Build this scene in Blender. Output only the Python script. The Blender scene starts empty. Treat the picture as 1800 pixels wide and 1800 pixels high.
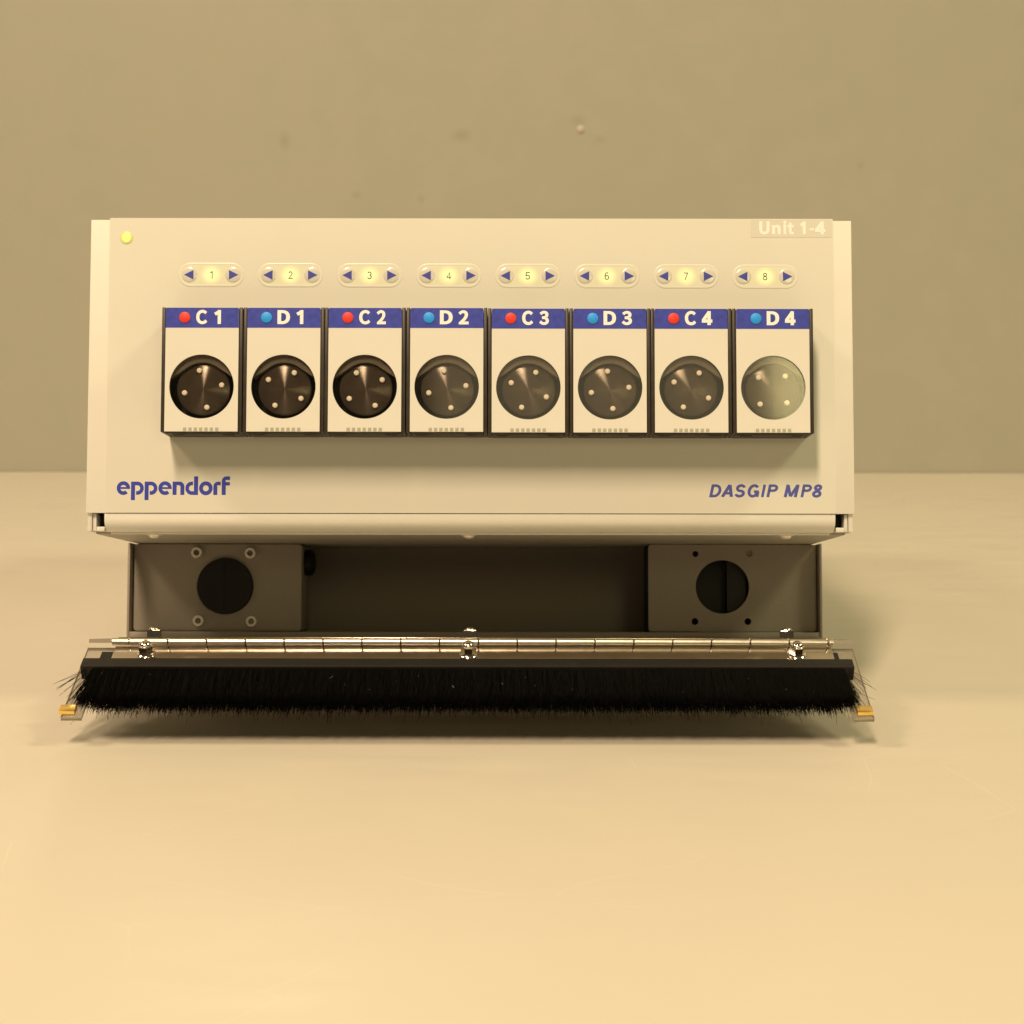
# Bench-top eight channel pump photographed close up on a cream table in front of a painted wall.
import bpy, bmesh, math, random
from mathutils import Matrix, Vector
R = math.radians
random.seed(7)
sc = bpy.context.scene

# ------------------------------------------------------------------ frame of the instrument
# The instrument leans back 13 degrees on its front feet.  Its own axes: x right, y inwards, z up
# (millimetres in the builders below); the hinge line at the front lies 40 mm above the table.
TILT = R(13.0)
ROT = Matrix.Rotation(-TILT, 4, 'X')
ROOT = Matrix.Translation((0, .0017, .0473)) @ ROT

# ------------------------------------------------------------------ camera
cam = bpy.data.cameras.new('camera')
cam.sensor_width = 36; cam.lens = 36 * 3015 / 1800
cam.clip_start = .01; cam.clip_end = 50
cam.dof.use_dof = True; cam.dof.focus_distance = .925; cam.dof.aperture_fstop = 15
co = bpy.data.objects.new('camera', cam); sc.collection.objects.link(co)
co.location = ROOT @ Vector((.0209, -.94, 0))
co.rotation_euler = (Matrix.Rotation(R(90 - 9.05), 4, 'X') @ Matrix.Rotation(R(.08), 4, 'Z')).to_euler()
sc.camera = co

# ------------------------------------------------------------------ light: room glow + ceiling lamps + a far panel
w = bpy.data.worlds.new("World"); sc.world = w; w.use_nodes = True
bg = w.node_tree.nodes['Background']
bg.inputs[0].default_value = (1, .80, .47, 1); bg.inputs[1].default_value = .05
def lamp(name, loc, target, sx, sy, watts, col, spread=180):
    l = bpy.data.lights.new(name, 'AREA'); l.shape = 'RECTANGLE'; l.size = sx; l.size_y = sy
    l.energy = watts; l.color = col; l.spread = R(spread)
    o = bpy.data.objects.new(name, l); sc.collection.objects.link(o); o.location = loc
    o.rotation_euler = (Vector(target) - Vector(loc)).to_track_quat('-Z', 'Y').to_euler()
    return o
lamp('ceiling_lamp', (-.70, -2.45, 3.65), (0, .05, .1), .40, 1.45, 172, (1, .755, .485))
lamp('ceiling_lamp', (2.3, -.55, 2.8), (0, .3, .1), .6, .6, 46, (.93, .84, .47))
lamp('ceiling_lamp', (-2.3, -.55, 2.8), (0, .3, .1), .6, .6, 45, (1, .765, .49))
lamp('room_panel_lamp', (.86, -2.72, 1.16), (0, 0, .15), .5, .45, 4.8, (1, .84, .38))
lamp('wall_lamp', (-.33, .96, .86), (-.08, -.34, 0), .06, .34, 1.5, (1, .80, .52))
lamp('pane_reflection_fill', (.23, -2.8, 1.16), (0, 0, .15), .78, .4, .9, (1, .80, .44))  # added dim lamp, there only to be reflected in the head windows
sc.view_settings.view_transform = 'Standard'; sc.view_settings.look = 'None'
sc.view_settings.exposure = 0; sc.view_settings.gamma = 1
sc.cycles.use_denoising = True

# ------------------------------------------------------------------ materials
def mat(name, col, rough=.5, metal=0, spec=.5, noise=0, nscale=400, bump=0, bscale=900, coat=0, stain=None):
    m = bpy.data.materials.new(name); m.use_nodes = True
    t = m.node_tree; N = t.nodes; b = N['Principled BSDF']
    b.inputs['Base Color'].default_value = (*col, 1)
    b.inputs['Roughness'].default_value = rough; b.inputs['Metallic'].default_value = metal
    b.inputs['Specular IOR Level'].default_value = spec
    b.inputs['Coat Weight'].default_value = coat
    tc = N.new('ShaderNodeTexCoord')
    if noise:
        n = N.new('ShaderNodeTexNoise'); n.inputs['Scale'].default_value = nscale; n.inputs['Detail'].default_value = 5
        t.links.new(tc.outputs['Object'], n.inputs['Vector'])
        r = N.new('ShaderNodeMapRange'); r.inputs[1].default_value = .3; r.inputs[2].default_value = .7
        r.inputs[3].default_value = 1 - noise; r.inputs[4].default_value = 1 + noise
        t.links.new(n.outputs['Fac'], r.inputs[0])
        v = N.new('ShaderNodeVectorMath'); v.operation = 'SCALE'; v.inputs[0].default_value = col
        t.links.new(r.outputs[0], v.inputs['Scale']); t.links.new(v.outputs[0], b.inputs['Base Color'])
        rr = N.new('ShaderNodeMapRange'); rr.inputs[3].default_value = rough * .85; rr.inputs[4].default_value = min(1, rough * 1.15)
        t.links.new(n.outputs['Fac'], rr.inputs[0]); t.links.new(rr.outputs[0], b.inputs['Roughness'])
    if bump:
        n2 = N.new('ShaderNodeTexNoise'); n2.inputs['Scale'].default_value = bscale; n2.inputs['Detail'].default_value = 3
        t.links.new(tc.outputs['Object'], n2.inputs['Vector'])
        bp = N.new('ShaderNodeBump'); bp.inputs['Strength'].default_value = bump; bp.inputs['Distance'].default_value = .0004
        t.links.new(n2.outputs['Fac'], bp.inputs['Height']); t.links.new(bp.outputs[0], b.inputs['Normal'])
    return m

M = {}
M['paint'] = mat('white_powder_coat', (.81, .80, .755), .42, noise=.012, nscale=60, bump=.08, bscale=1800)
M['under'] = mat('beige_underside', (.38, .355, .30), .5, noise=.03, nscale=300)
M['foil'] = mat('pale_grey_membrane', (.75, .745, .685), .38, noise=.01, nscale=25, bump=.03, bscale=900)
M['face'] = mat('cream_face_print', (.74, .73, .685), .4, noise=.01, nscale=50)
M['blue'] = mat('blue_print', (.036, .054, .43), .42, noise=.16, nscale=420)
M['ink'] = mat('blue_ink', (.038, .055, .46), .45)
M['ink2'] = mat('violet_ink', (.085, .10, .44), .45)
M['tri'] = mat('arrow_ink', (.055, .065, .42), .4)
M['white'] = mat('white_ink', (.95, .94, .92), .45)
M['tape'] = mat('clear_tape', (.715, .705, .64), .25)
M['red'] = mat('red_dot', (.80, .045, .025), .5)
M['cyan'] = mat('blue_dot', (.02, .35, 1.0), .5)
M['black'] = mat('black_anodised', (.036, .028, .022), .42, noise=.15, nscale=300, bump=.05, bscale=2500)
M['dark'] = mat('black_moulding', (.018, .016, .015), .5)
M['jaw'] = mat('dark_pump_jaw', (.13, .108, .086), .38, noise=.08, nscale=200)
M['square'] = mat('grey_print', (.42, .41, .34), .45)
M['grey'] = mat('grey_powder_coat', (.31, .275, .235), .55, noise=.05, nscale=900, bump=.35, bscale=2200)
M['plug'] = mat('black_rubber', (.008, .0075, .007), .55, spec=.3)
M['hold'] = mat('black_plastic', (.010, .0085, .0075), .5, spec=.35, noise=.1, nscale=150)
M['bristle'] = mat('black_bristle', (.0015, .0014, .0013), .7, spec=.12)
M['chrome'] = mat('nickel', (.90, .82, .73), .13, 1, noise=.03, nscale=300)
M['barrel'] = mat('satin_nickel', (.96, .89, .82), .30, 1, noise=.03, nscale=300)
M['leaf'] = mat('polished_leaf', (.62, .55, .46), .17, 1, noise=.06, nscale=120)
M['steel'] = mat('screw_steel', (.95, .90, .82), .35, .5)
M['pin'] = mat('pin_steel', (.93, .86, .76), .5, .1)
M['gold'] = mat('gold_magnet', (1, .70, .22), .28, .9)
M['inner_shade'] = mat('interior_shade_black', (.007, .0065, .006), .6)  # near-black colour stands in for the shade inside gaps and holes
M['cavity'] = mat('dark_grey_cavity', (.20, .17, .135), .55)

def rotor_mat():
    m = mat('turned_black_disc', (.085, .066, .053), .25, .40)
    t = m.node_tree; b = t.nodes['Principled BSDF']
    b.inputs['Anisotropic'].default_value = .96; b.inputs['Anisotropic Rotation'].default_value = .25
    tg = t.nodes.new('ShaderNodeTangent'); tg.direction_type = 'RADIAL'; tg.axis = 'Z'
    t.links.new(tg.outputs[0], b.inputs['Tangent'])
    return m
M['rotor'] = rotor_mat()

def schlick(t):
    lw = t.nodes.new('ShaderNodeLayerWeight'); pw = t.nodes.new('ShaderNodeMath'); pw.operation = 'POWER'; pw.inputs[1].default_value = 5
    ma = t.nodes.new('ShaderNodeMath'); ma.operation = 'MULTIPLY_ADD'; ma.inputs[1].default_value = .95; ma.inputs[2].default_value = .045
    t.links.new(lw.outputs['Facing'], pw.inputs[0]); t.links.new(pw.outputs[0], ma.inputs[0])
    return lw, ma
def pane_mat():
    m = bpy.data.materials.new('clear_window'); m.use_nodes = True
    t = m.node_tree; N = t.nodes; N.remove(N['Principled BSDF'])
    tr = N.new('ShaderNodeBsdfTransparent'); tr.inputs[0].default_value = (.97, .96, .94, 1)
    gl = N.new('ShaderNodeBsdfGlossy'); gl.inputs['Roughness'].default_value = .07
    fr, ml = schlick(t)
    mx = N.new('ShaderNodeMixShader'); o = N['Material Output']
    t.links.new(ml.outputs[0], mx.inputs[0])
    t.links.new(tr.outputs[0], mx.inputs[1]); t.links.new(gl.outputs[0], mx.inputs[2]); t.links.new(mx.outputs[0], o.inputs[0])
    return m
M['pane'] = pane_mat()

def acrylic_mat():
    m = bpy.data.materials.new('clear_acrylic'); m.use_nodes = True
    t = m.node_tree; N = t.nodes; N.remove(N['Principled BSDF'])
    tr = N.new('ShaderNodeBsdfTransparent'); tr.inputs[0].default_value = (.885, .87, .845, 1)
    gl = N.new('ShaderNodeBsdfGlossy'); gl.inputs['Roughness'].default_value = .06
    df = N.new('ShaderNodeBsdfDiffuse'); df.inputs[0].default_value = (.42, .38, .33, 1)
    _, fr = schlick(t)
    m1 = N.new('ShaderNodeMixShader'); m1.inputs[0].default_value = .20
    m2 = N.new('ShaderNodeMixShader'); o = N['Material Output']
    t.links.new(tr.outputs[0], m1.inputs[1]); t.links.new(df.outputs[0], m1.inputs[2])
    t.links.new(fr.outputs[0], m2.inputs[0]); t.links.new(m1.outputs[0], m2.inputs[1]); t.links.new(gl.outputs[0], m2.inputs[2])
    t.links.new(m2.outputs[0], o.inputs[0])
    return m
M['acrylic'] = acrylic_mat()
M['edge'] = mat('acrylic_edge', (.34, .30, .25), .35)
def cut_edges(o):
    o.data.materials.append(M['edge'])
    for p in o.data.polygons:
        if abs(p.normal.z) < .5: p.material_index = 1

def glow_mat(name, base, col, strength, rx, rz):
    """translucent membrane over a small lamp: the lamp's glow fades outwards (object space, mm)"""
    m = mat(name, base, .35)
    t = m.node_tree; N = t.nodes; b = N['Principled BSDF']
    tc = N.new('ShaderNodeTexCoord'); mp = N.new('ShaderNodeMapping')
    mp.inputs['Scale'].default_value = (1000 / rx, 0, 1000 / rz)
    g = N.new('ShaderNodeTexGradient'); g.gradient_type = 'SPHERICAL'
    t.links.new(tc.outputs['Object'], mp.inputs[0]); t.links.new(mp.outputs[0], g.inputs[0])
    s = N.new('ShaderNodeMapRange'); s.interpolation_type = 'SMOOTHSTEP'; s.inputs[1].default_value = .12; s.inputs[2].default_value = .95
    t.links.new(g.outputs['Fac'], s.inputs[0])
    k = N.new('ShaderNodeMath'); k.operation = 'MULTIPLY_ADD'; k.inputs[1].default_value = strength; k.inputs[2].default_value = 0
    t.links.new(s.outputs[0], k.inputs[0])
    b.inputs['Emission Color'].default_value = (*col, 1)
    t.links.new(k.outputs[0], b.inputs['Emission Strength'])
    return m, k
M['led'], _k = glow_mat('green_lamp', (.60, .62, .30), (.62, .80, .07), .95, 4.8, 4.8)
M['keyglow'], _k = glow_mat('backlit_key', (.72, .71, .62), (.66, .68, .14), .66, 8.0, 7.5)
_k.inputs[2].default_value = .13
M['rim'] = mat('glow_tinted_rim', (.79, .78, .72), .3)  # paler than the membrane: backlit glow put into the rim colour
M['dome'] = mat('embossed_key', (.71, .695, .65), .2, coat=.4)

def wall_mat():
    m = mat('olive_wall_paint', (.37, .36, .30), .6, noise=.0, bump=.25, bscale=260)
    t = m.node_tree; N = t.nodes; b = N['Principled BSDF']
    tc = N.new('ShaderNodeTexCoord')
    n = N.new('ShaderNodeTexNoise'); n.inputs['Scale'].default_value = 2.2; n.inputs['Detail'].default_value = 6; n.inputs['Roughness'].default_value = .6
    n3 = N.new('ShaderNodeTexNoise'); n3.inputs['Scale'].default_value = 26; n3.inputs['Detail'].default_value = 4
    r = N.new('ShaderNodeValToRGB'); r.color_ramp.elements[0].position = .35; r.color_ramp.elements[1].position = .65
    r.color_ramp.elements[0].color = (.362, .365, .300, 1); r.color_ramp.elements[1].color = (.405, .380, .318, 1)
    t.links.new(tc.outputs['Object'], n.inputs['Vector']); t.links.new(tc.outputs['Object'], n3.inputs['Vector'])
    mx = N.new('ShaderNodeMath'); mx.operation = 'MULTIPLY_ADD'; mx.inputs[1].default_value = .35
    m3 = N.new('ShaderNodeMath'); m3.operation = 'MULTIPLY'; m3.inputs[1].default_value = .65
    t.links.new(n.outputs['Fac'], m3.inputs[0]); t.links.new(n3.outputs['Fac'], mx.inputs[0]); t.links.new(m3.outputs[0], mx.inputs[2])
    t.links.new(mx.outputs[0], r.inputs[0])
    # two or three small brown stains on the paint
    last = r.outputs[0]
    for (x, z, rx, rz, k) in ((-.227, .364, .008, .013, .13), (-.035, .370, .014, .009, .15), (-.150, .306, .007, .005, .13), (-.079, .302, .006, .006, .12), (.116, .366, .010, .006, .10), (.401, .338, .006, .006, .10), (.093, .386, .012, .007, .12)):
        mp = N.new('ShaderNodeMapping'); mp.inputs['Location'].default_value = (-x / rx, 0, -z / rz); mp.inputs['Scale'].default_value = (1 / rx, 0, 1 / rz)
        g = N.new('ShaderNodeTexGradient'); g.gradient_type = 'SPHERICAL'
        t.links.new(tc.outputs['Object'], mp.inputs[0]); t.links.new(mp.outputs[0], g.inputs[0])
        kk = N.new('ShaderNodeMath'); kk.operation = 'MULTIPLY'; kk.inputs[1].default_value = k * 1.5; t.links.new(g.outputs['Fac'], kk.inputs[0])
        mm = N.new('ShaderNodeMix'); mm.data_type = 'RGBA'; mm.inputs[7].default_value = (.12, .09, .05, 1)
        t.links.new(kk.outputs[0], mm.inputs[0]); t.links.new(last, mm.inputs[6]); last = mm.outputs[2]
    t.links.new(last, b.inputs['Base Color'])
    return m
M['wall'] = wall_mat()

def table_mat():
    m = mat('cream_laminate', (.67, .61, .54), .42, spec=.5, coat=0)
    t = m.node_tree; N = t.nodes; b = N['Principled BSDF']
    tc = N.new('ShaderNodeTexCoord')
    n = N.new('ShaderNodeTexNoise'); n.inputs['Scale'].default_value = 5; n.inputs['Detail'].default_value = 6
    r = N.new('ShaderNodeValToRGB'); r.color_ramp.elements[0].position = .3; r.color_ramp.elements[1].position = .7
    r.color_ramp.elements[0].color = (.610, .572, .492, 1); r.color_ramp.elements[1].color = (.632, .584, .508, 1)
    t.links.new(tc.outputs['Object'], n.inputs['Vector']); t.links.new(n.outputs['Fac'], r.inputs[0])
    # hair-thin scratches: edges of large stretched warped cells, broken up by a mask
    nw = N.new('ShaderNodeTexNoise'); nw.inputs['Scale'].default_value = 3
    ad = N.new('ShaderNodeVectorMath'); ad.operation = 'MULTIPLY_ADD'; ad.inputs[1].default_value = (.25, .25, .25)
    t.links.new(tc.outputs['Object'], nw.inputs['Vector']); t.links.new(nw.outputs['Color'], ad.inputs[0]); t.links.new(tc.outputs['Object'], ad.inputs[2])
    sm = None
    for sc_, ang, th in ((3.1, .5, .0011), (4.7, -.35, .0012)):
        mp = N.new('ShaderNodeMapping'); mp.inputs['Rotation'].default_value = (0, 0, ang); mp.inputs['Scale'].default_value = (1, 3.2, 0)
        v = N.new('ShaderNodeTexVoronoi'); v.feature = 'DISTANCE_TO_EDGE'; v.inputs['Scale'].default_value = sc_
        t.links.new(ad.outputs[0], mp.inputs[0]); t.links.new(mp.outputs[0], v.inputs['Vector'])
        lt = N.new('ShaderNodeMath'); lt.operation = 'LESS_THAN'; lt.inputs[1].default_value = th * sc_ / 3
        t.links.new(v.outputs['Distance'], lt.inputs[0])
        if sm is None: sm = lt.outputs[0]
        else:
            a = N.new('ShaderNodeMath'); a.operation = 'MAXIMUM'; t.links.new(sm, a.inputs[0]); t.links.new(lt.outputs[0], a.inputs[1]); sm = a.outputs[0]
    nm = N.new('ShaderNodeTexNoise'); nm.inputs['Scale'].default_value = 9; t.links.new(tc.outputs['Object'], nm.inputs['Vector'])
    mr = N.new('ShaderNodeMapRange'); mr.inputs[1].default_value = .5; mr.inputs[2].default_value = .62; mr.inputs[4].default_value = .24
    t.links.new(nm.outputs['Fac'], mr.inputs[0])
    ml = N.new('ShaderNodeMath'); ml.operation = 'MULTIPLY'; t.links.new(sm, ml.inputs[0]); t.links.new(mr.outputs[0], ml.inputs[1])
    # fine smears and specks
    n5 = N.new('ShaderNodeTexNoise'); n5.inputs['Scale'].default_value = 60; n5.inputs['Detail'].default_value = 6
    mp5 = N.new('ShaderNodeMapping'); mp5.inputs['Scale'].default_value = (.25, 1, 1)
    t.links.new(tc.outputs['Object'], mp5.inputs[0]); t.links.new(mp5.outputs[0], n5.inputs['Vector'])
    rr = N.new('ShaderNodeMapRange'); rr.inputs[1].default_value = .3; rr.inputs[2].default_value = .7; rr.inputs[3].default_value = .34; rr.inputs[4].default_value = .48
    t.links.new(n5.outputs['Fac'], rr.inputs[0]); t.links.new(rr.outputs[0], b.inputs['Roughness'])
    mm = N.new('ShaderNodeMix'); mm.data_type = 'RGBA'; mm.inputs[7].default_value = (.86, .82, .74, 1)
    t.links.new(ml.outputs[0], mm.inputs[0]); t.links.new(r.outputs[0], mm.inputs[6]); t.links.new(mm.outputs[2], b.inputs['Base Color'])
    return m
M['table'] = table_mat()

# ------------------------------------------------------------------ builders (millimetres in, metres out)
S = .001
def mesh_obj(name, bm, m, parent=None, smooth=False, loc=None, rot=None):
    me = bpy.data.meshes.new(name)
    for v in bm.verts: v.co *= S
    bm.normal_update(); bm.to_mesh(me); bm.free()
    me.materials.append(m)
    if smooth:
        for p in me.polygons: p.use_smooth = True
        me.set_sharp_from_angle(angle=R(35))
    o = bpy.data.objects.new(name, me); sc.collection.objects.link(o)
    if parent: o.parent = parent
    if loc: o.location = Vector(loc) * S
    if rot: o.rotation_euler = rot
    return o
def link_copy(o, parent, loc=None, name=None):
    c = o.copy(); sc.collection.objects.link(c); c.parent = parent
    if name: c.name = name
    if loc: c.location = Vector(loc) * S
    return c
def bx(bm, x0, x1, y0, y1, z0, z1, bev=0, seg=2):
    vs = [bm.verts.new(p) for p in ((x0,y0,z0),(x1,y0,z0),(x1,y1,z0),(x0,y1,z0),(x0,y0,z1),(x1,y0,z1),(x1,y1,z1),(x0,y1,z1))]
    fs = [bm.faces.new([vs[i] for i in f]) for f in ((3,2,1,0),(4,5,6,7),(0,1,5,4),(1,2,6,5),(2,3,7,6),(3,0,4,7))]
    if bev:
        es = list({e for f in fs for e in f.edges})
        bmesh.ops.bevel(bm, geom=es, offset=bev, segments=seg, affect='EDGES', profile=.5)
def box(name, m, parent, *d, bev=.25):
    bm = bmesh.new(); bx(bm, *d, bev=bev); return mesh_obj(name, bm, m, parent, smooth=bev > 0)
def lathe(bm, prof, n=32, mtx=None):
    """prof = [(r, h)...] revolved about local +z; mtx places it"""
    rings = []
    for r, h in prof:
        if r <= 1e-6: rings.append([bm.verts.new((0, 0, h))])
        else: rings.append([bm.verts.new((r*math.cos(2*math.pi*i/n), r*math.sin(2*math.pi*i/n), h)) for i in range(n)])
    new = [v for g in rings for v in g]
    for a, b in zip(rings, rings[1:]):
        for i in range(n):
            j = (i+1) % n
            if len(a) == 1 and len(b) == 1: continue
            if len(a) == 1: bm.faces.new((a[0], b[i], b[j]))
            elif len(b) == 1: bm.faces.new((a[i], a[j], b[0]))
            else: bm.faces.new((a[i], a[j], b[j], b[i]))
    if mtx is not None: bmesh.ops.transform(bm, matrix=mtx, verts=new)
    bmesh.ops.recalc_face_normals(bm, faces=bm.faces)
TOFRONT = Matrix.Rotation(R(90), 4, 'X')          # local +z points towards the viewer (-y)
def circ(cx, cz, r, n=48): return [(cx + r*math.cos(2*math.pi*i/n), cz + r*math.sin(2*math.pi*i/n)) for i in range(n)]
def rrect(x0, x1, z0, z1, r, n=5, corners=(1,1,1,1)):
    P = []
    for k, (cx, cz, a) in enumerate(((x1-r, z0+r, -90), (x1-r, z1-r, 0), (x0+r, z1-r, 90), (x0+r, z0+r, 180))):
        if not corners[k]: P.append(((x1,z0),(x1,z1),(x0,z1),(x0,z0))[k]); continue
        for i in range(n+1):
            t = R(a + 90*i/n); P.append((cx + r*math.cos(t), cz + r*math.sin(t)))
    return P
def plate(name, m, parent, loops, y0, y1, bev=0, smooth=False, loc=None):
    """flat plate in the x-z plane from outline + hole loops, front at y0, back at y1"""
    cu = bpy.data.curves.new('outline', 'CURVE'); cu.dimensions = '2D'; cu.fill_mode = 'BOTH'
    cu.extrude = max((y1 - y0)/2 - bev, .0001); cu.bevel_depth = bev; cu.bevel_resolution = 1; cu.offset = -bev
    for L in loops:
        s = cu.splines.new('POLY'); s.points.add(len(L)-1); s.use_cyclic_u = True
        for p, q in zip(s.points, L): p.co = (q[0], q[1], 0, 1)
    tmp = bpy.data.objects.new('outline', cu); sc.collection.objects.link(tmp)
    dg = bpy.context.evaluated_depsgraph_get(); dg.update()
    me = bpy.data.meshes.new_from_object(tmp.evaluated_get(dg), depsgraph=dg)
    bpy.data.objects.remove(tmp); bpy.data.curves.remove(cu)
    bm = bmesh.new(); bm.from_mesh(me); bpy.data.meshes.remove(me)
    bmesh.ops.remove_doubles(bm, verts=bm.verts, dist=.0001)
    ym = (y0 + y1)/2
    for v in bm.verts: v.co = Vector((v.co.x, ym - v.co.z, v.co.y))
    bmesh.ops.recalc_face_normals(bm, faces=bm.faces)
    return mesh_obj(name, bm, m, parent, smooth, loc)

# ------------------------------------------------------------------ lettering
GLYPH = {"bC":[[9,320,36,381,80,432,138,469,207,492,284,500,323,498,358,491,391,481,419,468,444,454,486,422,403,346,362,376,348,384,334,390,319,395,303,397,286,398,246,394,212,382,185,362,163,334,148,297,143,251,148,205,162,168,183,139,210,118,243,106,284,102,303,103,322,106,339,112,355,119,371,129,415,163,500,88,453,50,424,33,392,19,357,8,320,2,279,0,203,8,135,31,78,68,36,118,9,179,0,250],[4,6,5,4,7,6,3,7,4,3,8,7,3,9,8,2,9,3,2,10,9,2,11,10,1,11,2,1,18,11,18,17,11,17,16,11,16,15,11,15,14,11,14,13,11,13,12,11,1,19,18,1,20,19,1,21,20,0,21,1,0,22,21,0,23,22,49,23,0,49,24,23,49,25,24,48,25,49,48,26,25,47,26,48,47,27,26,35,37,36,47,28,27,34,37,35,33,37,34,47,29,28,46,29,47,32,37,33,46,30,29,31,37,32,30,37,31,46,37,30,46,38,37,45,38,46,45,39,38,45,40,39,44,40,45,44,41,40,44,42,41,43,42,44]],"bD":[[186,500,277,493,355,471,419,434,465,384,491,323,500,252,491,180,465,119,420,68,357,30,279,7,190,0,0,0,0,500,233,106,275,119,306,139,329,167,344,205,349,252,344,299,329,336,307,363,275,382,233,394,176,399,148,399,148,102,176,102],[13,27,14,27,0,14,27,1,0,27,2,1,27,3,2,27,26,3,26,4,3,13,28,27,25,4,26,24,4,25,24,5,4,23,5,24,22,5,23,21,5,22,21,6,5,20,6,21,19,6,20,19,7,6,18,7,19,18,8,7,17,8,18,16,8,17,15,8,16,15,9,8,29,9,15,28,9,29,13,9,28,13,10,9,13,11,10,13,12,11]],"b2":[[123,136,194,187,248,233,285,274,305,310,312,342,309,360,303,375,292,386,279,394,260,399,234,401,217,400,199,396,182,390,165,382,149,372,104,338,0,408,55,447,86,465,120,479,158,491,199,498,245,500,307,495,362,481,408,457,442,425,463,387,470,344,461,294,434,244,394,196,342,148,279,99,285,103,193,98,211,99,229,100,248,101,266,102,284,102,500,102,500,0,20,0,20,72],[23,25,24,22,25,23,22,26,25,21,26,22,21,27,26,20,27,21,19,27,20,19,28,27,18,28,19,18,11,28,11,29,28,17,16,18,16,15,18,15,14,18,14,13,18,13,12,18,12,11,18,10,29,11,9,29,10,8,29,9,8,30,29,7,30,8,6,30,7,5,30,6,5,31,30,4,31,5,3,31,4,3,32,31,2,32,3,2,33,32,1,33,2,1,34,33,0,34,1,0,35,34,46,37,0,37,38,0,38,39,0,39,40,0,40,41,0,41,35,0,37,41,36,41,35,36,41,43,42,41,44,43,37,44,41,46,44,37,45,44,46]],"b3":[[90,161,139,129,158,119,177,110,199,104,223,100,250,99,278,101,300,106,317,113,329,123,337,136,340,152,337,169,328,182,312,192,285,202,242,209,143,213,143,304,234,309,271,315,294,324,308,334,315,346,318,361,316,374,310,384,302,391,290,397,273,401,250,403,232,402,214,399,197,394,180,387,163,379,115,349,21,425,77,457,107,471,139,483,174,492,212,498,254,500,312,496,365,485,412,466,448,439,471,405,478,366,474,335,460,308,439,284,411,264,377,248,365,245,365,278,378,275,417,260,451,240,477,214,494,184,500,150,491,106,466,69,426,39,376,17,319,4,256,0,204,3,157,10,116,21,80,35,49,51,0,84],[43,45,44,42,45,43,42,46,45,41,46,42,41,47,46,40,47,41,39,47,40,39,48,47,38,48,39,38,49,48,37,36,38,36,35,38,35,34,38,34,33,38,33,32,38,32,31,38,31,49,38,31,30,49,30,50,49,29,50,30,28,50,29,27,50,28,26,50,27,25,50,26,25,51,50,24,51,25,23,51,24,23,52,51,22,52,23,21,52,22,20,52,21,19,52,20,19,53,52,18,57,19,57,53,19,57,58,53,58,54,53,18,56,57,59,54,58,55,59,54,55,60,59,56,60,55,18,60,56,18,61,60,18,17,61,17,62,61,16,62,17,15,62,16,14,62,15,14,63,62,13,63,14,12,63,13,75,1,0,11,63,12,11,64,63,10,64,11,75,2,1,9,64,10,75,3,2,8,64,9,75,4,3,8,65,64,7,65,8,75,5,4,6,65,7,75,6,5,75,65,6,74,65,75,74,66,65,73,66,74,73,67,66,72,67,73,71,67,72,71,68,67,70,68,71,70,69,68]],"bU":[[0,500,149,500,149,215,153,172,164,143,180,124,199,112,222,105,250,103,279,105,303,112,322,124,338,143,349,172,354,215,354,500,500,500,500,214,492,147,468,92,429,50,377,21,316,5,250,0,184,5,123,21,71,50,32,92,8,147,0,214],[29,1,0,29,2,1,14,16,15,14,17,16,13,17,14,29,3,2,28,3,29,13,18,17,12,18,13,28,4,3,27,4,28,12,19,18,11,19,12,27,5,4,10,19,11,27,6,5,9,19,10,27,7,6,8,19,9,27,8,7,27,19,8,26,19,27,26,20,19,25,20,26,25,21,20,25,22,21,24,22,25,24,23,22]],"bn":[[154,489,162,428,108,428,121,439,151,458,183,475,218,488,257,497,299,500,359,494,412,475,453,444,481,403,495,355,500,302,500,0,326,0,326,290,324,322,318,343,311,355,303,362,292,366,271,368,254,366,239,363,223,356,205,346,185,332,175,324,175,0,0,0,0,489],[7,9,8,6,9,7,6,10,9,31,2,32,2,0,32,2,3,0,3,4,0,4,1,0,5,10,6,5,11,10,4,11,5,1,11,4,1,12,11,31,1,2,31,29,1,29,28,1,28,27,1,27,26,1,26,25,1,25,24,1,24,12,1,24,23,12,23,13,12,22,13,23,21,13,22,20,13,21,19,13,20,19,14,13,18,14,19,31,30,29,17,14,18,17,15,14,16,15,17]],"bi":[[8,455,31,470,71,483,123,492,183,498,249,500,314,498,375,493,427,483,467,471,492,456,500,440,492,423,468,408,428,395,375,385,314,380,249,378,183,380,122,385,70,395,31,408,7,423,0,440,464,366,464,0,34,0,34,366],[26,24,27,26,25,24,4,6,5,4,7,6,3,7,4,3,8,7,2,8,3,2,9,8,1,9,2,1,10,9,0,10,1,0,11,10,23,11,0,23,12,11,22,12,23,21,12,22,21,13,12,20,13,21,20,14,13,19,14,20,19,15,14,18,15,19,18,16,15,17,16,18]],"bt":[[93,301,0,301,0,400,102,403,113,500,301,500,301,404,471,404,471,301,301,301,301,141,303,125,307,115,313,109,317,107,326,105,347,103,352,104,360,104,369,105,378,107,387,108,452,123,500,22,434,11,413,7,391,5,369,2,345,1,319,0,249,4,188,18,142,42,112,72,97,105,93,141],[3,5,4,3,6,5,3,7,6,3,8,7,2,8,3,1,8,2,0,8,1,35,9,0,9,8,0,35,10,9,34,10,35,34,11,10,34,12,11,21,23,22,34,13,12,34,14,13,20,23,21,34,15,14,19,23,20,18,23,19,33,15,34,33,16,15,17,23,18,16,23,17,33,23,16,32,23,33,31,23,32,31,24,23,30,24,31,30,25,24,30,26,25,30,27,26,29,27,30,29,28,27]]}
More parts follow.
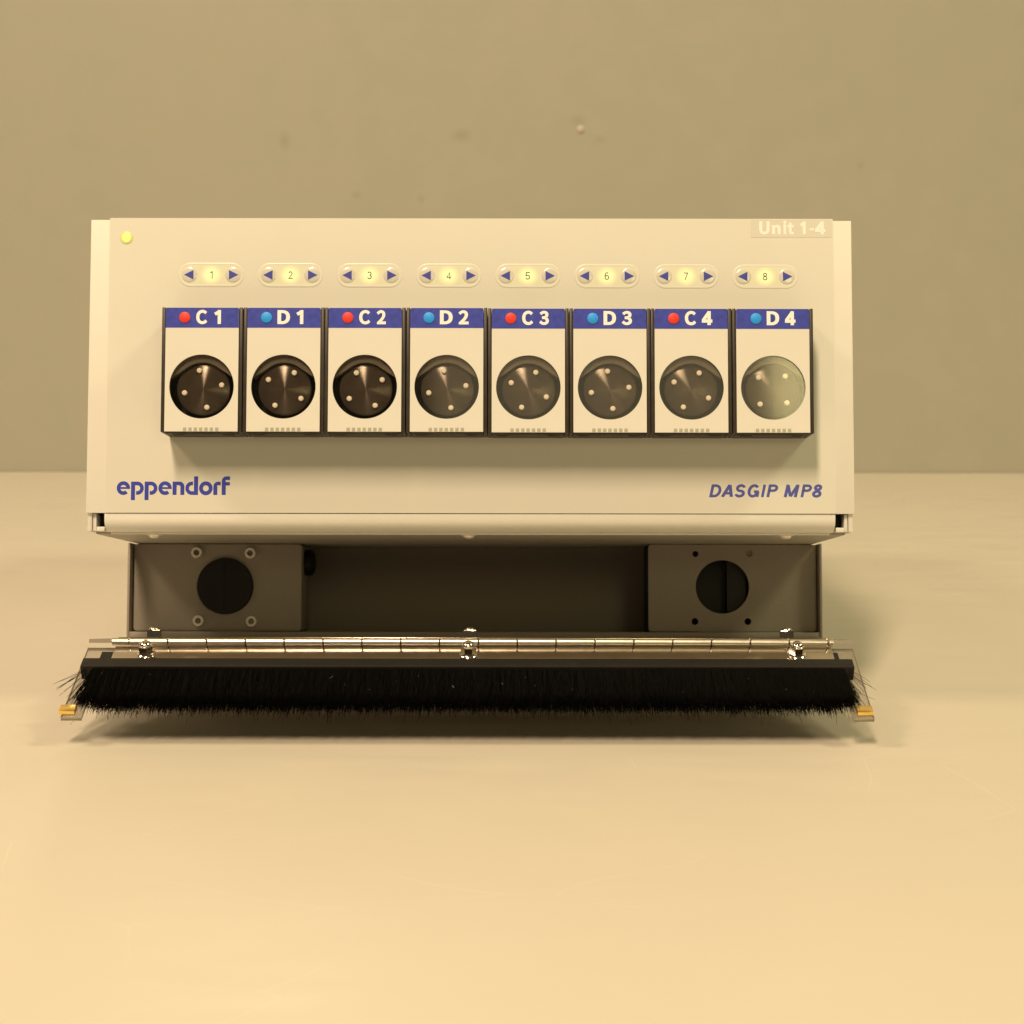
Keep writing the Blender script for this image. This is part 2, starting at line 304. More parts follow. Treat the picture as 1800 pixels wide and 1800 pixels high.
def arc(cx, cy, rx, ry, a0, a1, n=14): return [(cx + rx*math.cos(R(a0+(a1-a0)*i/n)), cy + ry*math.sin(R(a0+(a1-a0)*i/n))) for i in range(n+1)]
def strokes(kind, c):
    if kind == 'bold': s = .10; h = 1
    elif kind == 'light': s = .06; h = 1
    else: s = .105; h = 1
    w = .70
    d = {
     'D': [[(s,s),(s,1-s)]+arc(.32,.5,.43-s,.5-s,90,-90)+[(s,s)]],
     'A': [[(s,-.02),(.375,.97)],[(.375,.97),(.75-s,-.02)],[(.16,.28),(.59,.28)]],
     'S': [arc(.35,.5+(.5-s)/2,.33-s,(.5-s)/2,12,270,16)[:-1]+arc(.35,.5-(.5-s)/2,.35-s,(.5-s)/2,90,-168,16)],
     'G': [arc(.38,.5,.39-s,.5-s,38,340,20)+[(.74-s,.44),(.42,.44)],[(.77-s*.8,.05),(.77-s*.8,.44)]],
     'I': [[(s,0),(s,1)]],
     'P': [[(s,0),(s,1-s)]+arc(.38,.705,.32-s,.295-s,90,-90)+[(s,.41+s)]],
     'M': [[(s,0),(s,1)],[(.85-s,0),(.85-s,1)],[(s*1.1,.97),(.425,.06)],[(.85-s*1.1,.97),(.425,.06)]],
     '8': [arc(.32,.745,.27-s,.255-s,90,450,20),arc(.32,.28,.31-s,.28-s,90,450,20)],
     '1': [[(.34-s,0),(.34-s,1)],[(0,.76),(.34-s,.90)]],
     '2': [arc(.3,.70,.29-s,.30-s,175,-25,12)+[(.06,s),(.62,s)]],
     '3': [arc(.29,.5+(.5-s)/2,.27-s,(.5-s)/2,160,-90,12)[:-1]+arc(.29,.5-(.5-s)/2,.30-s,(.5-s)/2,90,-165,12)],
     '4': [[(.46,0),(.46,.97),(.05,.30),(.64,.30)]],
     '5': [[(.56,1-s),(.13,1-s),(.08,.48)]+arc(.29,.32,.29-s,.32-s,130,-160,12)],
     '6': [arc(.31,.32,.30-s,.32-s,90,450,18),arc(.33,.55,.32-s,.45-s,50,195,10)],
     '7': [[(0,1-s),(.58,1-s),(.20,0)]],
     '-': [[(0,.5),(.4,.5)]],
    }
    if kind == 'mybold':
        s = .115
        d['1'] = [[(.42-s,0),(.42-s,1)],[(0,.70),(.42-s,.88)]]
        d['4'] = [[(.50,0),(.50,1)],[(.50,.92),(.09,.33)],[(.0,.29),(.72,.29)]]
    return d[c], s
_zo = [0]
def ribbon(P, hw):
    """thicken a polyline to quads with mitred joins -> (verts, faces)"""
    V = []; n = len(P); closed = math.dist(P[0], P[-1]) < 1e-6
    for i, p in enumerate(P):
        a = P[i-1] if i > 0 else (P[-2] if closed else None); b = P[i+1] if i < n-1 else (P[1] if closed else None)
        def nrm(u, v):
            dx, dy = v[0]-u[0], v[1]-u[1]; l = math.hypot(dx, dy) or 1; return (-dy/l, dx/l)
        n1 = nrm(a, p) if a else nrm(p, b); n2 = nrm(p, b) if b else n1
        mx, my = n1[0]+n2[0], n1[1]+n2[1]; l = math.hypot(mx, my)
        if l < .5: mx, my, k = n1[0], n1[1], 1
        else: mx /= l; my /= l; k = min(1/(mx*n1[0]+my*n1[1]), 1.9)
        V += [(p[0]+mx*hw*k, p[1]+my*hw*k), (p[0]-mx*hw*k, p[1]-my*hw*k)]
    F = [(2*i, 2*i+2, 2*i+3, 2*i+1) for i in range(n-1)]
    return V, F
def add_glyph(bm, key, x0, x1, z0, z1, y, shear=0):
    """fit one glyph into its box on the plane y (facing the viewer)"""
    kind, c = key.split(':')
    layers = []
    if kind == 'font':
        V, F = GLYPH['b'+c]
        V = [(V[i]/500, V[i+1]/500) for i in range(0, len(V), 2)]
        layers = [(V, [tuple(F[i:i+3]) for i in range(0, len(F), 3)])]
    else:
        ss, hw = strokes(kind, c)
        layers = [ribbon([(a + shear*b, b) for a, b in P], hw) for P in ss]
    xs = [p[0] for V, _ in layers for p in V]; zs = [p[1] for V, _ in layers for p in V]
    ax, bx_, az, bz = min(xs), max(xs), min(zs), max(zs)
    for k, (V, F) in enumerate(layers):
        vs = [bm.verts.new((x0+(p[0]-ax)/(bx_-ax)*(x1-x0), y - .012*k, z0+(p[1]-az)/(bz-az)*(z1-z0))) for p in V]
        for f in F:
            try: bm.faces.new([vs[i] for i in f])
            except ValueError: pass
def face_viewer(bm):
    bm.normal_update()
    for f in bm.faces:
        if f.normal.y > 0: f.normal_flip()

# ------------------------------------------------------------------ the setting: wall and table
YW = .994
bm = bmesh.new(); bx(bm, -4500, 4500, YW*1000, YW*1000+120, -900, 2600)
wall = mesh_obj('wall', bm, M['wall']); wall['kind'] = 'structure'
# paint-filled screw hole standing off the wall
bm = bmesh.new(); lathe(bm, [(0, 2.0), (2.4, 1.7), (3.8, .8), (4.6, 0)], 16, Matrix.Translation((95, YW*1000, 376)) @ TOFRONT)
mesh_obj('wall_plug', bm, mat('bare_plaster', (.48, .43, .36), .6), wall, True)

table = bpy.data.objects.new('table', None); sc.collection.objects.link(table)
table.location = (0, .2, -.75)
table['label'] = 'cream laminate table top with fine scratches, under the whole instrument'; table['category'] = 'table'
bm = bmesh.new(); bx(bm, -1300, 1300, -1100, 792.5, 712, 750, bev=2)
mesh_obj('table_top', bm, M['table'], table, True)
for sx in (-1, 1):
    for y in (-1020, 720):
        bm = bmesh.new(); bx(bm, sx*1230-22, sx*1230+22, y-22, y+22, 0, 711.5, bev=2)
        mesh_obj('leg', bm, M['grey'], table, True)

# ------------------------------------------------------------------ the instrument
pump = bpy.data.objects.new('pump_module', None); sc.collection.objects.link(pump)
pump.matrix_world = ROOT
pump['label'] = 'cream multichannel pump instrument with eight round-windowed heads and a hinged black brush flap'
pump['category'] = 'laboratory pump'

# housing
box('front_panel', M['paint'], pump, -213.2, 209.2, 0, 2, 64.1, 227.4, bev=.35)
for n, (a, b) in enumerate(((-212.7, -210.3), (206.1, 208.5))):
    box('side_plate', M['paint'], pump, a, b, 2.1, 370, 54.2, 227, bev=.3)
box('top_cover', M['paint'], pump, -210.2, 206.0, 2.1, 370, 224.8, 226.8)
box('back_plate', M['paint'], pump, -210.2, 206.0, 367, 369.5, 56, 224.6)
box('underside_plate', M['under'], pump, -209.9, 205.7, 10.6, 369, 53.1, 54.6, bev=.2)
for sx in (-1, 1):
    f = lambda v: -2 + sx*(v + 2) if sx > 0 else v
    a, b = sorted((-2.05 - sx*(-209.8 + 2.05), -2.05 - sx*(-208.0 + 2.05)))
    bm = bmesh.new(); bx(bm, a, b, 3, 14, 54.4, 64, bev=.2)
    a, b = sorted((-2.05 - sx*(-207.9 + 2.05), -2.05 - sx*(-203.5 + 2.05)))
    bx(bm, a, b, 3, 14, 54.3, 56.7, bev=.2)
    mesh_obj('corner_bracket', bm, M['paint'], pump, True)
    a, b = sorted((-2.05 - sx*(-207.9 + 2.05), -2.05 - sx*(-202.0 + 2.05)))
    box('gap_shade_sheet', M['inner_shade'], pump, a, b, 12, 13, 56.8, 66, bev=0)  # added dark sheet in place of the shade in the gap
# rounded lower trim of the front cover
prof = [(.3, 63.75)]
for i in range(15):
    t = R(90*i/14); prof.append((.3 + 8.6*(1-math.cos(t)), 61.3 - 7.3*math.sin(t)))
inner = [(y + 1.1*(1 - .15), z + (0 if i < 2 else 1.1*min(1, i/8))) for i, (y, z) in enumerate(prof)]
bm = bmesh.new(); L = prof + inner[::-1]; rows = []
for x in (-203.1, -202.7, 198.2, 198.6):
    k = .25 if x in (-203.1, 198.6) else 0
    rows.append([bm.verts.new((x, y + k*(1 if j < len(prof) else -1), z)) for j, (y, z) in enumerate(L)])
for a, b in zip(rows, rows[1:]):
    for j in range(len(L)): bm.faces.new((a[j], b[j], b[(j+1) % len(L)], a[(j+1) % len(L)]))
bm.faces.new(rows[0]); bm.faces.new(rows[-1][::-1])
bmesh.ops.recalc_face_normals(bm, faces=bm.faces)
mesh_obj('rounded_trim', bm, M['paint'], pump, True)
box('underside_lip', M['paint'], pump, -201.5, 197, 9.2, 10.5, 52.9, 54.1, bev=.2)
bm = bmesh.new(); dn = Matrix.Rotation(R(180), 4, 'X')
lathe(bm, [(4.7, 0), (4.7, .4), (3.3, .5), (3.1, 1.2), (2.2, 1.9), (1.1, 2.0), (.9, 1.5), (0, 1.5)], 24, dn)
scr = mesh_obj('underside_screw', bm, M['steel'], pump, True, (-178.3, 16, 53.1))
for x in (-3.2, 173.5): link_copy(scr, pump, (x, 16, 53.1))

# membrane overlay with its print
plate('membrane_overlay', M['foil'], pump, [rrect(-202.7, 198.95, 64.25, 228.4, .6)], -.28, -.02)
YM = -.28
def logo(bm, y):
    k = (196.45-134.2)/1555.0
    def X(px): return -196.45 + (px-120)*k
    def Z(pz): return 74.05 + (320-pz)*k*1.03
    lay = [0]
    def add(V, F):
        lay[0] += 1
        vs = [bm.verts.new((X(a), y - .006*(lay[0] % 6), Z(b))) for a, b in V]
        for f in F: bm.faces.new([vs[i] for i in f])
    def rect(x0, x1, z0, z1): add([(x0,z0),(x1,z0),(x1,z1),(x0,z1)], [(0,1,2,3)])
    def ring(cx, cz, ro, w, a0, a1, n=26):
        V = []
        for i in range(n+1):
            t = R(a0+(a1-a0)*i/n)
            for r in (ro, ro-w): V.append((cx+r*math.cos(t), cz-r*math.sin(t)))
        add(V, [(2*i, 2*i+2, 2*i+3, 2*i+1) for i in range(n)])
    for dx in (0, 572):
        ring(213+dx, 230, 92, 50, -6, 312); rect(165+dx, 303+dx, 216, 241)
    for dx in (0, 187):
        rect(318+dx, 373+dx, 143, 390); rect(373+dx, 406+dx, 143, 192); ring(405+dx, 231, 88, 49, 90, -90); rect(388+dx, 405+dx, 270, 319)
    rect(888, 944, 143, 320); rect(944, 985, 143, 190); ring(985, 208, 65, 54, 90, 0, 10); rect(996, 1050, 206, 320)
    rect(1182, 1238, 72, 320); ring(1153, 231, 89, 49, 90, 270); rect(1153, 1168, 142, 191); rect(1153, 1182, 271, 320)
    ring(1345, 231, 93, 53, 0, 360, 36)
    rect(1448, 1503, 205, 320); ring(1512, 207, 64, 48, 180, 90, 10); rect(1511, 1550, 143, 191)
    rect(1563, 1619, 134, 320); ring(1627, 135, 64, 48, 180, 90, 10); rect(1626, 1676, 71, 119); rect(1618, 1674, 148, 192)
bm = bmesh.new(); logo(bm, YM-.03); face_viewer(bm)
mesh_obj('maker_lettering', bm, M['ink'], pump)
bm = bmesh.new()
for c, a, b in (('D',129.16,136.01),('A',135.67,142.33),('S',143.2,149.38),('G',150.35,156.92),('I',157.65,160.57),('P',160.66,167.23),('M',170.15,179.05),('P',179.39,185.85),('8',185.76,191.45)):
    add_glyph(bm, 'bold:'+c, a, b, 73.1 - (.1 if c in 'SG8' else 0), 80.3 + (.1 if c in 'SG8' else 0), YM-.03, .2)
face_viewer(bm); mesh_obj('model_lettering', bm, M['ink2'], pump)
tape = plate('clear_label_tape', M['tape'], pump, [rrect(153.4, 198.2, 217.9, 227.9, .5)], YM-.10, YM-.01)
bm = bmesh.new(); q = YM - .13
for key, a, b, z0, z1 in (('font:U',157.99,163.74,219.6,227.0),('font:n',165.12,169.86,219.72,225.0),('font:i',171.42,173.09,219.72,227.4),('font:t',173.8,177.38,219.6,226.3),('mybold:1',180.64,183.72,219.72,226.9),('light:-',185.98,188.47,221.96,223.01),('mybold:4',188.97,194.71,219.72,226.9)):
    if key == 'light:-':
        vs = [bm.verts.new(p) for p in ((a,q,z0),(b,q,z0),(b,q,z1),(a,q,z1))]; bm.faces.new(vs)
    else: add_glyph(bm, key, a, b, z0, z1, q)
face_viewer(bm); mesh_obj('tape_lettering', bm, M['white'], tape)

# power lamp
bm = bmesh.new(); lathe(bm, [(3.5, 0), (3.45, .25), (2.8, .4), (0, .45)], 32, TOFRONT)
mesh_obj('power_lamp', bm, M['led'], pump, True, (-193.4, YM, 217.3))

# eight key capsules
def tri(bm, pts, y):
    f = bm.faces.new([bm.verts.new((a, y, b)) for a, b in pts])
for i in range(8):
    cx, cz = -146.0 + 43.86*i, 196.45 - .08*i
    cap = plate('key_capsule', M['keyglow'], pump, [rrect(-17.6, 17.6, -6.2, 6.2, 6.2, 10)], YM-.12, YM+.0, loc=(cx, 0, cz))
    # raised rim
    bm = bmesh.new(); path = rrect(-17.4, 17.4, -6.0, 6.0, 6.0, 10); n = len(path); rows = []
    for j, p in enumerate(path):
        a, b = path[j-1], path[(j+1) % n]; tx, tz = b[0]-a[0], b[1]-a[1]; l = math.hypot(tx, tz); nx, nz = tz/l, -tx/l
        rows.append([bm.verts.new((p[0]+nx*.75*math.cos(t), YM - .05 - .10*math.sin(t), p[1]+nz*.75*math.cos(t))) for t in [math.pi*k/6 for k in range(7)]])
    for j in range(n):
        for k in range(6): bm.faces.new((rows[j][k], rows[(j+1) % n][k], rows[(j+1) % n][k+1], rows[j][k+1]))
    bmesh.ops.recalc_face_normals(bm, faces=bm.faces)
    mesh_obj('capsule_rim', bm, M['rim'], cap, True)
    for sx in (-1, 1):
        bm = bmesh.new(); lathe(bm, [(4.5, 0), (4.2, .12), (3.5, .24), (2.4, .31), (0, .34)], 28, TOFRONT)
        key = mesh_obj('arrow_key', bm, M['dome'], cap, True, (12.05*sx, YM-.1, 0))
        if i == 0 and sx == -1: pass
        bm = bmesh.new(); y = YM - .48
        tri(bm, ((12.05*sx+2.8*sx+.2*sx, .0), (12.05*sx-2.2*sx, 2.65), (12.05*sx-2.2*sx, -2.65)), y); face_viewer(bm)
        mesh_obj('arrow_print', bm, M['tri'], cap)
    bm = bmesh.new(); wd = {0: 1.45, 3: 2.8}.get(i, 2.5)
    add_glyph(bm, 'light:%d' % (i+1), -wd/2, wd/2, -2.1, 2.1, YM-.16); face_viewer(bm)
    mesh_obj('digit', bm, mat('digit_ink', (.07, .10, .05), .5) if i == 0 else bpy.data.materials['digit_ink'], cap)

# eight pump heads
HEADS = [['C','1',-3.32,2.66,6.34,10.02,-9.45],['D','1',-3.53,3.22,6.59,10.42,-9.42],['C','2',-3.28,2.76,6.14,11.13,-9.35],['D','2',-3.79,3.11,6.17,11.69,-9.68],['C','3',-3.39,2.59,5.81,11.02,-9.52],['D','3',-3.44,3.3,6.37,11.89,-9.27],['C','4',-3.41,2.7,5.7,11.4,-9.48],['D','4',-3.25,3.5,6.56,12.24,-9.07]]
PINS = (12, 60, 30, 11, 68, 8, 65, 48)
Z0, Z1, ZC = 106.3, 173.5, 130.6
proto = {}
for i, (ch, dg_, c0, c1, d0, d1, dx) in enumerate(HEADS):
    cx = -146.1 + 43.9*i + (0, .1, -.05, .08, .1, .12, 0, .05)[i]; zo = -.25 if i >= 4 else 0
    L = (cx, 0, zo)
    if not proto:
        # body: a black block hollow behind the round window
        hd = plate('pump_head', M['black'], pump, [rrect(-19.7, 19.7, Z0-.35, Z1+.05, .8, 3), circ(0, ZC, 18.2, 56)], -24.2, -.35, loc=L)
        bmx = bmesh.new(); bmx.from_mesh(hd.data)
        # dark bed closing the bore at its back, with the rotor seat
        for v in bmx.verts: v.co /= S
        lathe(bmx, [(18.3, 0), (18.3, 1.2), (0, 1.2)], 48, Matrix.Translation((0, -5, ZC)) @ TOFRONT)
        for v in bmx.verts: v.co *= S
        bmx.to_mesh(hd.data); bmx.free()
        proto['head'] = hd
        proto['sp'] = []
        for sx in (-1, 1):
            a, b = sorted((sx*19.9, sx*21.75))
            proto['sp'].append(box('side_rail', M['black'], hd, a, b, -24.7, -.3, Z0-.3, Z1+.15, bev=.25))
        proto['face'] = plate('face_plate', M['face'], hd, [rrect(-19.7, 19.65, Z0, Z1, .9, 4, (0,1,1,0)), circ(.0, ZC, 17.35, 64)], -25, -24.3)
        proto['strip'] = plate('blue_label', M['blue'], hd, [rrect(-19.68, 19.63, 162.5, Z1-.15, .8, 4, (0,1,1,0))], -25.09, -25.01)
        bm = bmesh.new()
        for k in range(7):
            x = -9.6 + k*2.87
            vs = [bm.verts.new(p) for p in ((x,-25.03,Z0+.15),(x+1.8,-25.03,Z0+.15),(x+1.8,-25.03,Z0+2.1),(x,-25.03,Z0+2.1))]; bm.faces.new(vs)
        face_viewer(bm); proto['sq'] = mesh_obj('vent_print', bm, M['square'], hd)
        proto['pane'] = plate('window', M['pane'], hd, [circ(0, ZC, 17.9, 48)], -24.1, -23.4)
        # jaw above the rotor: an arch that follows the rotor and runs straight down at both sides
        a0 = 50; ro = 14.1
        P_ = [(18.1*math.cos(R(t)), 18.1*math.sin(R(t))) for t in range(18, 163, 6)]
        Q = [(-17.2, 5.4)] + [(ro*math.cos(R(t)), ro*math.sin(R(t))) for t in range(180-a0, a0-1, -5)] + [(17.2, 5.4)]
        proto['jaw'] = plate('pump_jaw', M['jaw'], hd, [[(x, z + ZC - .6) for x, z in P_ + Q]], -22.6, -7)
        bm = bmesh.new(); lathe(bm, [(14.3, -7), (14.3, -.5), (13.5, 0), (0, .02)], 64, TOFRONT)
        me_o = mesh_obj('rotor', bm, M['rotor'], hd, True, (.25, -20.6, ZC-.85))
        # keep the disc's own axis for the turned finish: bake it facing +z and turn the object
        for v in me_o.data.vertices: v.co = TOFRONT.to_3x3().inverted() @ v.co
        me_o.rotation_euler = (R(90), 0, 0); me_o.data.update()
        proto['rotor'] = me_o
        bm = bmesh.new(); lathe(bm, [(1.45, 0), (1.45, .9), (1.15, 1.25), (0, 1.4)], 14, TOFRONT)
        proto['pin'] = mesh_obj('rotor_pin', bm, M['pin'], hd, True)
        bm = bmesh.new(); lathe(bm, [(5.2, 0), (4.9, .35), (3.2, .35), (3.0, -1.0), (0, -1.0)], 24, Matrix.Rotation(R(180), 4, 'X'))
        proto['port'] = mesh_obj('tube_port', bm, M['dark'], hd, True)
        bm = bmesh.new(); lathe(bm, [(2.95, 0), (2.95, .3), (2.75, .42), (0, .43)], 28, TOFRONT)
        proto['dot'] = mesh_obj('coloured_dot', bm, M['red'], hd, True)
        parts = [proto['face'], proto['strip'], proto['sq'], proto['pane'], proto['jaw']] + proto['sp']
    else:
        hd = link_copy(proto['head'], pump, L)
        for p in parts: link_copy(p, hd)
        link_copy(proto['rotor'], hd)
    for k in range(4):
        t = R(PINS[i] + 90*k); loc = (.25 + 10.25*math.cos(t), -20.6, ZC - .85 + 10.25*math.sin(t))
        if i == 0 and k == 0: proto['pin'].location = Vector(loc)*S
        else: link_copy(proto['pin'], hd, loc)
    for k, sx in enumerate((-1, 1)):
        loc = (sx*13.8, -17.0, Z0-.36)
        if i == 0 and k == 0: proto['port'].location = Vector(loc)*S
        else: link_copy(proto['port'], hd, loc)
    if i == 0: dot = proto['dot']
    else: dot = link_copy(proto['dot'], hd)
    dot.location = Vector((dx, -25.08, 168.1))*S
    if ch == 'D':
        if i == 1:
            dot.data = dot.data.copy(); dot.data.materials[0] = M['cyan']; bluedot = dot.data
        dot.data = bluedot
    bm = bmesh.new(); y = -25.12
    add_glyph(bm, 'font:'+ch, c0, c1, 164.5 - (.1 if ch == 'C' else 0), 172.1 + (.1 if ch == 'C' else 0), y)
    if dg_ in '23': add_glyph(bm, 'font:'+dg_, d0, d1, 164.45, 172.15, y)
    else: add_glyph(bm, 'mybold:'+dg_, d0, d1, 164.5, 172.1, y)
    face_viewer(bm); mesh_obj('head_lettering', bm, M['white'], hd)

# lower base: floor, side walls, cavity, two end blocks
box('base_floor', M['grey'], pump, -213, 209.6, 105, 168, -4.6, -1.0, bev=.3)
for a, b in ((-213.2, -211.7), (208.2, 209.7)):
    box('base_side', M['grey'], pump, a, b, 104.5, 168, -4.4, 53.0, bev=.25)
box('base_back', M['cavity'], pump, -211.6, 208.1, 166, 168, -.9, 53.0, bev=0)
for a, b in ((-150, -138), (134, 146)):
    bm = bmesh.new(); bx(bm, a, b, 112, 124, -34.5, -4.7, bev=1.5)
    mesh_obj('front_foot', bm, M['plug'], pump, True)
pl = plate('end_block', M['grey'], pump, [rrect(-210.9, -108.1, -.5, 52.7, 2.0, 4)], 112, 150, bev=.4, smooth=True)
box('block_tab', M['grey'], pl, -167, -138.6, 112.6, 116, -1.2, -.3, bev=0)
bm = bmesh.new()
lathe(bm, [(17.2, 0), (17.1, 2.6), (16.6, 3.2), (14, 3.3), (0, 3.35)], 56, Matrix.Translation((-154.5, 111.6, 26.8)) @ TOFRONT)
mesh_obj('round_plug', bm, M['plug'], pl, True)
box('plug_rib', M['plug'], pl, -155.9, -154.7, 107.7, 108.3, 12.6, 41.0, bev=.2)
bm = bmesh.new()
lathe(bm, [(3.4, 0), (3.4, 2.5), (3.1, 2.9), (1.9, 2.9), (1.75, 2.7), (1.7, .3), (0, .3)], 24, TOFRONT)
s0 = mesh_obj('socket_screw', bm, M['steel'], pl, True, (-172.2, 111.6, 47.3))
s0.data.materials.append(M['grey'])  # recess faces get a darker colour in place of socket shade
for p in s0.data.polygons:
    if max(math.hypot(s0.data.vertices[v].co.x, s0.data.vertices[v].co.z) for v in p.vertices) < .00178: p.material_index = 1
for x, z in ((-139.4, 47.0), (-170.6, 5.6), (-138.2, 5.3)): link_copy(s0, pl, (x, 111.6, z))
bm = bmesh.new()
lathe(bm, [(8.0, 0), (8.0, 4), (6.4, 5.5), (5.0, 6.2), (0, 6.2)], 20, Matrix.Translation((-107.9, 129, 42)) @ Matrix.Rotation(R(90), 4, 'Y'))
mesh_obj('cable_gland', bm, M['plug'], pl, True)
pr = plate('end_block', M['grey'], pump, [rrect(104.6, 207.4, -.5, 52.7, 2.0, 4), circ(149.95, 26.8, 16.4, 56), circ(133.6, 47.0, 1.9, 16), circ(166.5, 47.4, 2.1, 16), circ(133.0, 5.6, 2.1, 16), circ(165.4, 5.6, 2.1, 16)], 112, 114, smooth=False)
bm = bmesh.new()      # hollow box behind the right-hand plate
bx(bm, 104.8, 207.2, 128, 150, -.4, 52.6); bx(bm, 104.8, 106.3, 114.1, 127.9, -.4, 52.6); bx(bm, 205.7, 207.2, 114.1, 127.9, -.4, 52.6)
mesh_obj('block_shell', bm, M['inner_shade'], pr)
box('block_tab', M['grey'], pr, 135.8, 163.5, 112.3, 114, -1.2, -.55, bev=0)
bm = bmesh.new(); bx(bm, 153.5, 165, 118, 127, 12, 51); mesh_obj('inner_bracket', bm, M['inner_shade'], pr)
bm = bmesh.new(); lathe(bm, [(2.3, 0), (2.3, 1), (0, 1)], 16, Matrix.Translation((166.5, 114.6, 47.4)) @ TOFRONT)
mesh_obj('blind_pin', bm, M['grey'], pr)

# carrier sheet under the base and the hinge
sheet = plate('carrier_sheet', M['acrylic'], pump, [[(-210.2, -7.1), (206.8, -7.1), (206.8, -4.95), (-210.2, -4.95)]], 0, 112)
cut_edges(sheet)
HZ = -6.5
hinge = bpy.data.objects.new('piano_hinge', None); sc.collection.objects.link(hinge); hinge.parent = pump
hinge.location = Vector((0, -2.2, HZ))*S
def barrel(bm, x0, x1, r=2.15, n=20):
    lathe(bm, [(0, 0), (r-.35, 0), (r, .3), (r, x1-x0-.3), (r-.35, x1-x0), (0, x1-x0)], n, Matrix.Translation((x0, 0, 0)) @ Matrix.Rotation(R(90), 4, 'Y'))
bm = bmesh.new(); barrel(bm, 0, 20.45)
kn = None
for k in range(18):
    x = -187.3 + k*21.15
    if kn is None: kn = mesh_obj('knuckle', bm, M['barrel'], hinge, True, (x, 0, 0))
    else: link_copy(kn, hinge, (x, 0, 0))
bm = bmesh.new(); barrel(bm, -196.9, -187.75, 2.05); mesh_obj('knuckle', bm, M['barrel'], hinge, True)
bm = bmesh.new(); barrel(bm, 193.5, 196.3, 2.3); mesh_obj('knuckle', bm, M['barrel'], hinge, True)
bm = bmesh.new(); lathe(bm, [(0, 0), (1.1, 0), (1.1, 388), (0, 388)], 12, Matrix.Translation((-195, 0, 0)) @ Matrix.Rotation(R(90), 4, 'Y'))
mesh_obj('hinge_pin', bm, M['dark'], hinge, True)
bm = bmesh.new(); bx(bm, -194, 194.5, 1.8, 17, 1.75, 2.45, bev=.15)      # fixed leaf lying on the carrier sheet
mesh_obj('hinge_leaf', bm, M['leaf'], hinge, True)

def cap_nut():
    bm = bmesh.new()
    lathe(bm, [(4.9, 0), (4.9, .35), (4.3, .8), (3.7, .95)], 28)
    hexv = []
    for h, r in ((.8, 4.15), (5.2, 4.15), (5.9, 3.7)):
        hexv.append([bm.verts.new((r*math.cos(R(60*i+30)), r*math.sin(R(60*i+30)), h)) for i in range(6)])
    for a, b in zip(hexv, hexv[1:]):
        for i in range(6): bm.faces.new((a[i], a[(i+1) % 6], b[(i+1) % 6], b[i]))
    bm.faces.new(hexv[-1])
    lathe(bm, [(3.3, 5.6)] + [(3.2*math.cos(R(t)), 5.8+2.0*math.sin(R(t))) for t in range(0, 90, 12)] + [(0, 7.8)], 28)
    bmesh.ops.recalc_face_normals(bm, faces=bm.faces)
    return bm
nut = None
for x in (-176.2, -2.2, 172.4):
    if nut is None: nut = mesh_obj('cap_nut', cap_nut(), M['chrome'], hinge, True, (x, 10.4, .7))
    else: link_copy(nut, hinge, (x, 10.4, .7))

# hinged flap: local x right, y = down the flap (s), z = out of its upper face
FA = R(32.7)
flap = bpy.data.objects.new('brush_flap', None); sc.collection.objects.link(flap); flap.parent = pump
flap.location = Vector((0, -1.0, -9.6))*S
flap.rotation_euler = (Matrix.Rotation(math.pi, 4, 'Z') @ Matrix.Rotation(-FA, 4, 'X')).to_euler()
# after the half turn local x runs to the left, so mirror x in the numbers
def fb(name, m, x0, x1, s0, s1, h0, h1, bev=.25):
    return box(name, m, flap, -x1, -x0, s0, s1, h0, h1, bev=bev)
# clear sheet: one U-shaped piece, a crosspiece under the brush with an arm at each end
fs = plate('flap_sheet', M['acrylic'], flap, [[(-206.9, .2), (210.4, .2), (210.4, 65), (199.9, 65), (199.9, 31), (-196.4, 31), (-196.4, 65), (-206.9, 65)]], -2.1, 0)
for v in fs.data.vertices: v.co = Vector((v.co.x, v.co.z, v.co.y))
fs.data.flip_normals(); fs.data.update(); cut_edges(fs)
fb('brush_holder_flange', M['hold'], -201.2, 197.4, 6.5, 22.8, .05, 1.7)
fb('flap_leaf', M['leaf'], -194.6, 194.6, 2.3, 22.2, 1.75, 2.45, bev=.15)
# brush holder profile
bm = bmesh.new(); bx(bm, -201.9, 207.0, 22.9, 30.9, .05, 8.5, bev=.4)
mesh_obj('brush_holder', bm, M['hold'], flap, True)
fn = None
for x in (-176.6, -2.5, 174.9):
    if fn is None: fn = mesh_obj('cap_nut', cap_nut(), M['chrome'], flap, True, (-x, 9.4, 2.4), (0, 0, R(12)))
    else:
        c = link_copy(fn, flap, (-x, 9.4, 2.4)); c.rotation_euler = (0, 0, R(-25 if x > 0 else 31))
for k, x in enumerate((-207.4, 202.4)):
    bm = bmesh.new(); bx(bm, -x-4.2, -x+4.2, 57.6, 63.8, .05, 2.9, bev=.5)
    mesh_obj('gold_magnet', bm, M['gold'], flap, True)
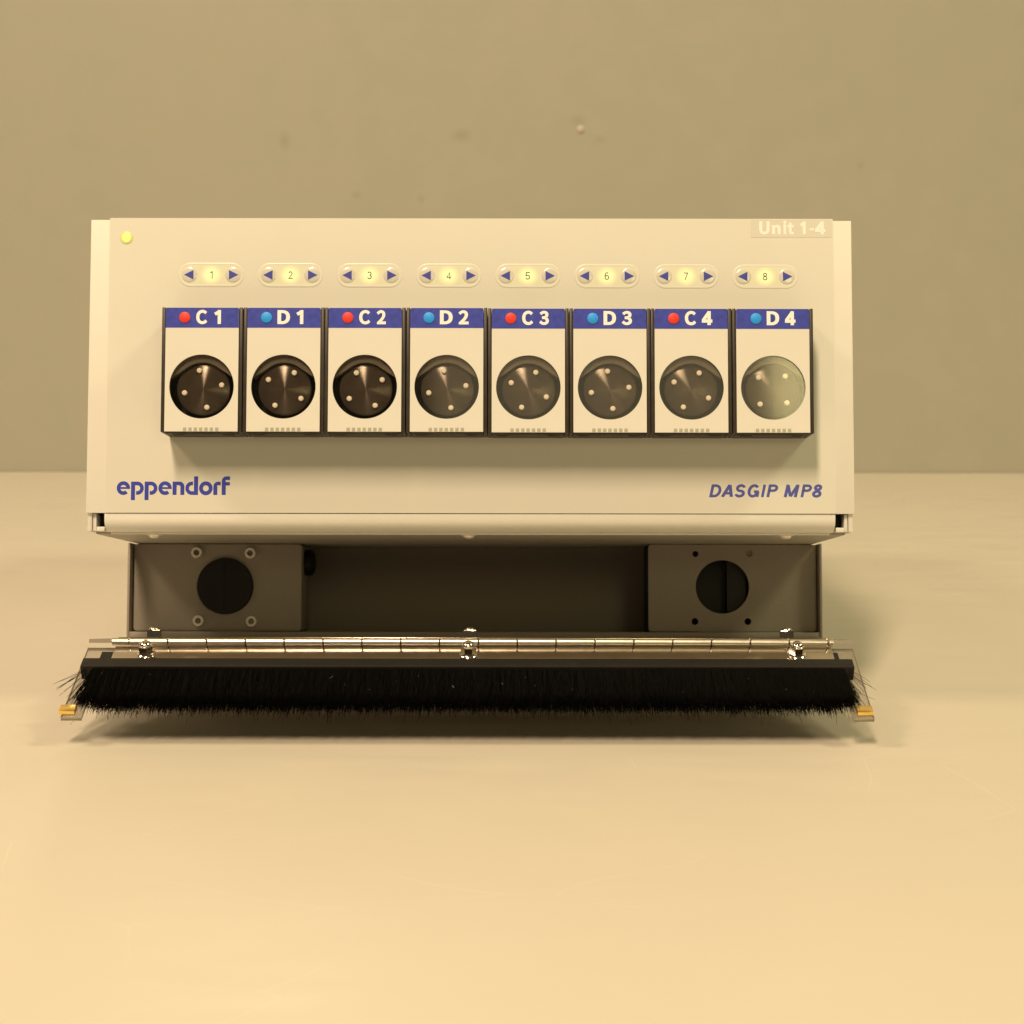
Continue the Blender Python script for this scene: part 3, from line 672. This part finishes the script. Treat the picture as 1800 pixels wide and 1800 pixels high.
# bristles: thin three-sided hairs leaving the holder
bm = bmesh.new(); rnd = random.Random(3)
def hair(p, d, L, r, bend):
    n = 3; side = Vector((d.y, -d.x, 0)); side = side.normalized() if side.length > 1e-4 else Vector((1, 0, 0)); up = d.cross(side).normalized()
    rings = []
    for k in range(n+1):
        t = k/n; c = p + d*L*t + bend*(t*t)*L; rr = r*(1-.35*t)
        rings.append([bm.verts.new(c + side*rr*math.cos(a) + up*rr*math.sin(a)) for a in (0, 2.094, 4.189)])
    for a, b in zip(rings, rings[1:]):
        for j in range(3): bm.faces.new((a[j], a[(j+1) % 3], b[(j+1) % 3], b[j]))
NB = 23000
for k in range(NB):
    x = rnd.uniform(-196.5, 201.5); e = (x - 2.5)/199.0
    edge = max(0, (abs(e) - .95)/.05)
    fan = math.copysign(edge**1.5*rnd.uniform(.0, .22), e)
    tuft = .06*math.sin(x*1.7)
    d = Vector((fan + tuft + rnd.gauss(0, .055), 1, rnd.gauss(-.02, .07))).normalized()
    L = 27.2 + rnd.gauss(0, .9) + .7*math.sin(x*.9) - 2.5*edge
    if rnd.random() < .03: L += rnd.uniform(1, 4)
    hair(Vector((x, 30.8, rnd.uniform(1.2, 7.2))), d, L, rnd.uniform(.11, .19), Vector((rnd.gauss(0, .05), 0, rnd.gauss(-.03, .05))))
for sx in (-1, 1):       # strays at the two ends
    for k in range(7 if sx < 0 else 12):
        x = 204.5 if sx > 0 else -199.5
        d = Vector((sx*rnd.uniform(.25, .75), 1, rnd.uniform(-.15, .25))).normalized()
        hair(Vector((x, 30.8, rnd.uniform(3, 7))), d, rnd.uniform(13, 23), .14, Vector((0, 0, rnd.gauss(0, .05))))
for k in range(70):
    x = rnd.uniform(-200, 205)
    hair(Vector((x, 36, rnd.uniform(0, 6))), Vector((rnd.gauss(0, .5), 1, rnd.gauss(-.2, .15))).normalized(), rnd.uniform(20, 27), .13, Vector((rnd.gauss(0, .1), 0, -.05)))
br = mesh_obj('bristles', bm, M['bristle'], flap); br['kind'] = 'stuff'

# a few pale lint fibres caught in the brush
bm = bmesh.new(); rnd = random.Random(11)
for k in range(13):
    hair(Vector((rnd.uniform(-190, 195), rnd.uniform(36, 55), 7.6 + rnd.uniform(.2, 1.2))), Vector((rnd.gauss(0, .6), 1, rnd.gauss(0, .3))).normalized(), rnd.choice((.5, .8, 1.2, 3.0)), .11, Vector((rnd.gauss(0, .3), 0, 0)))
ln = mesh_obj('lint', bm, mat('pale_lint', (.35, .32, .27), .8), flap); ln['kind'] = 'stuff'
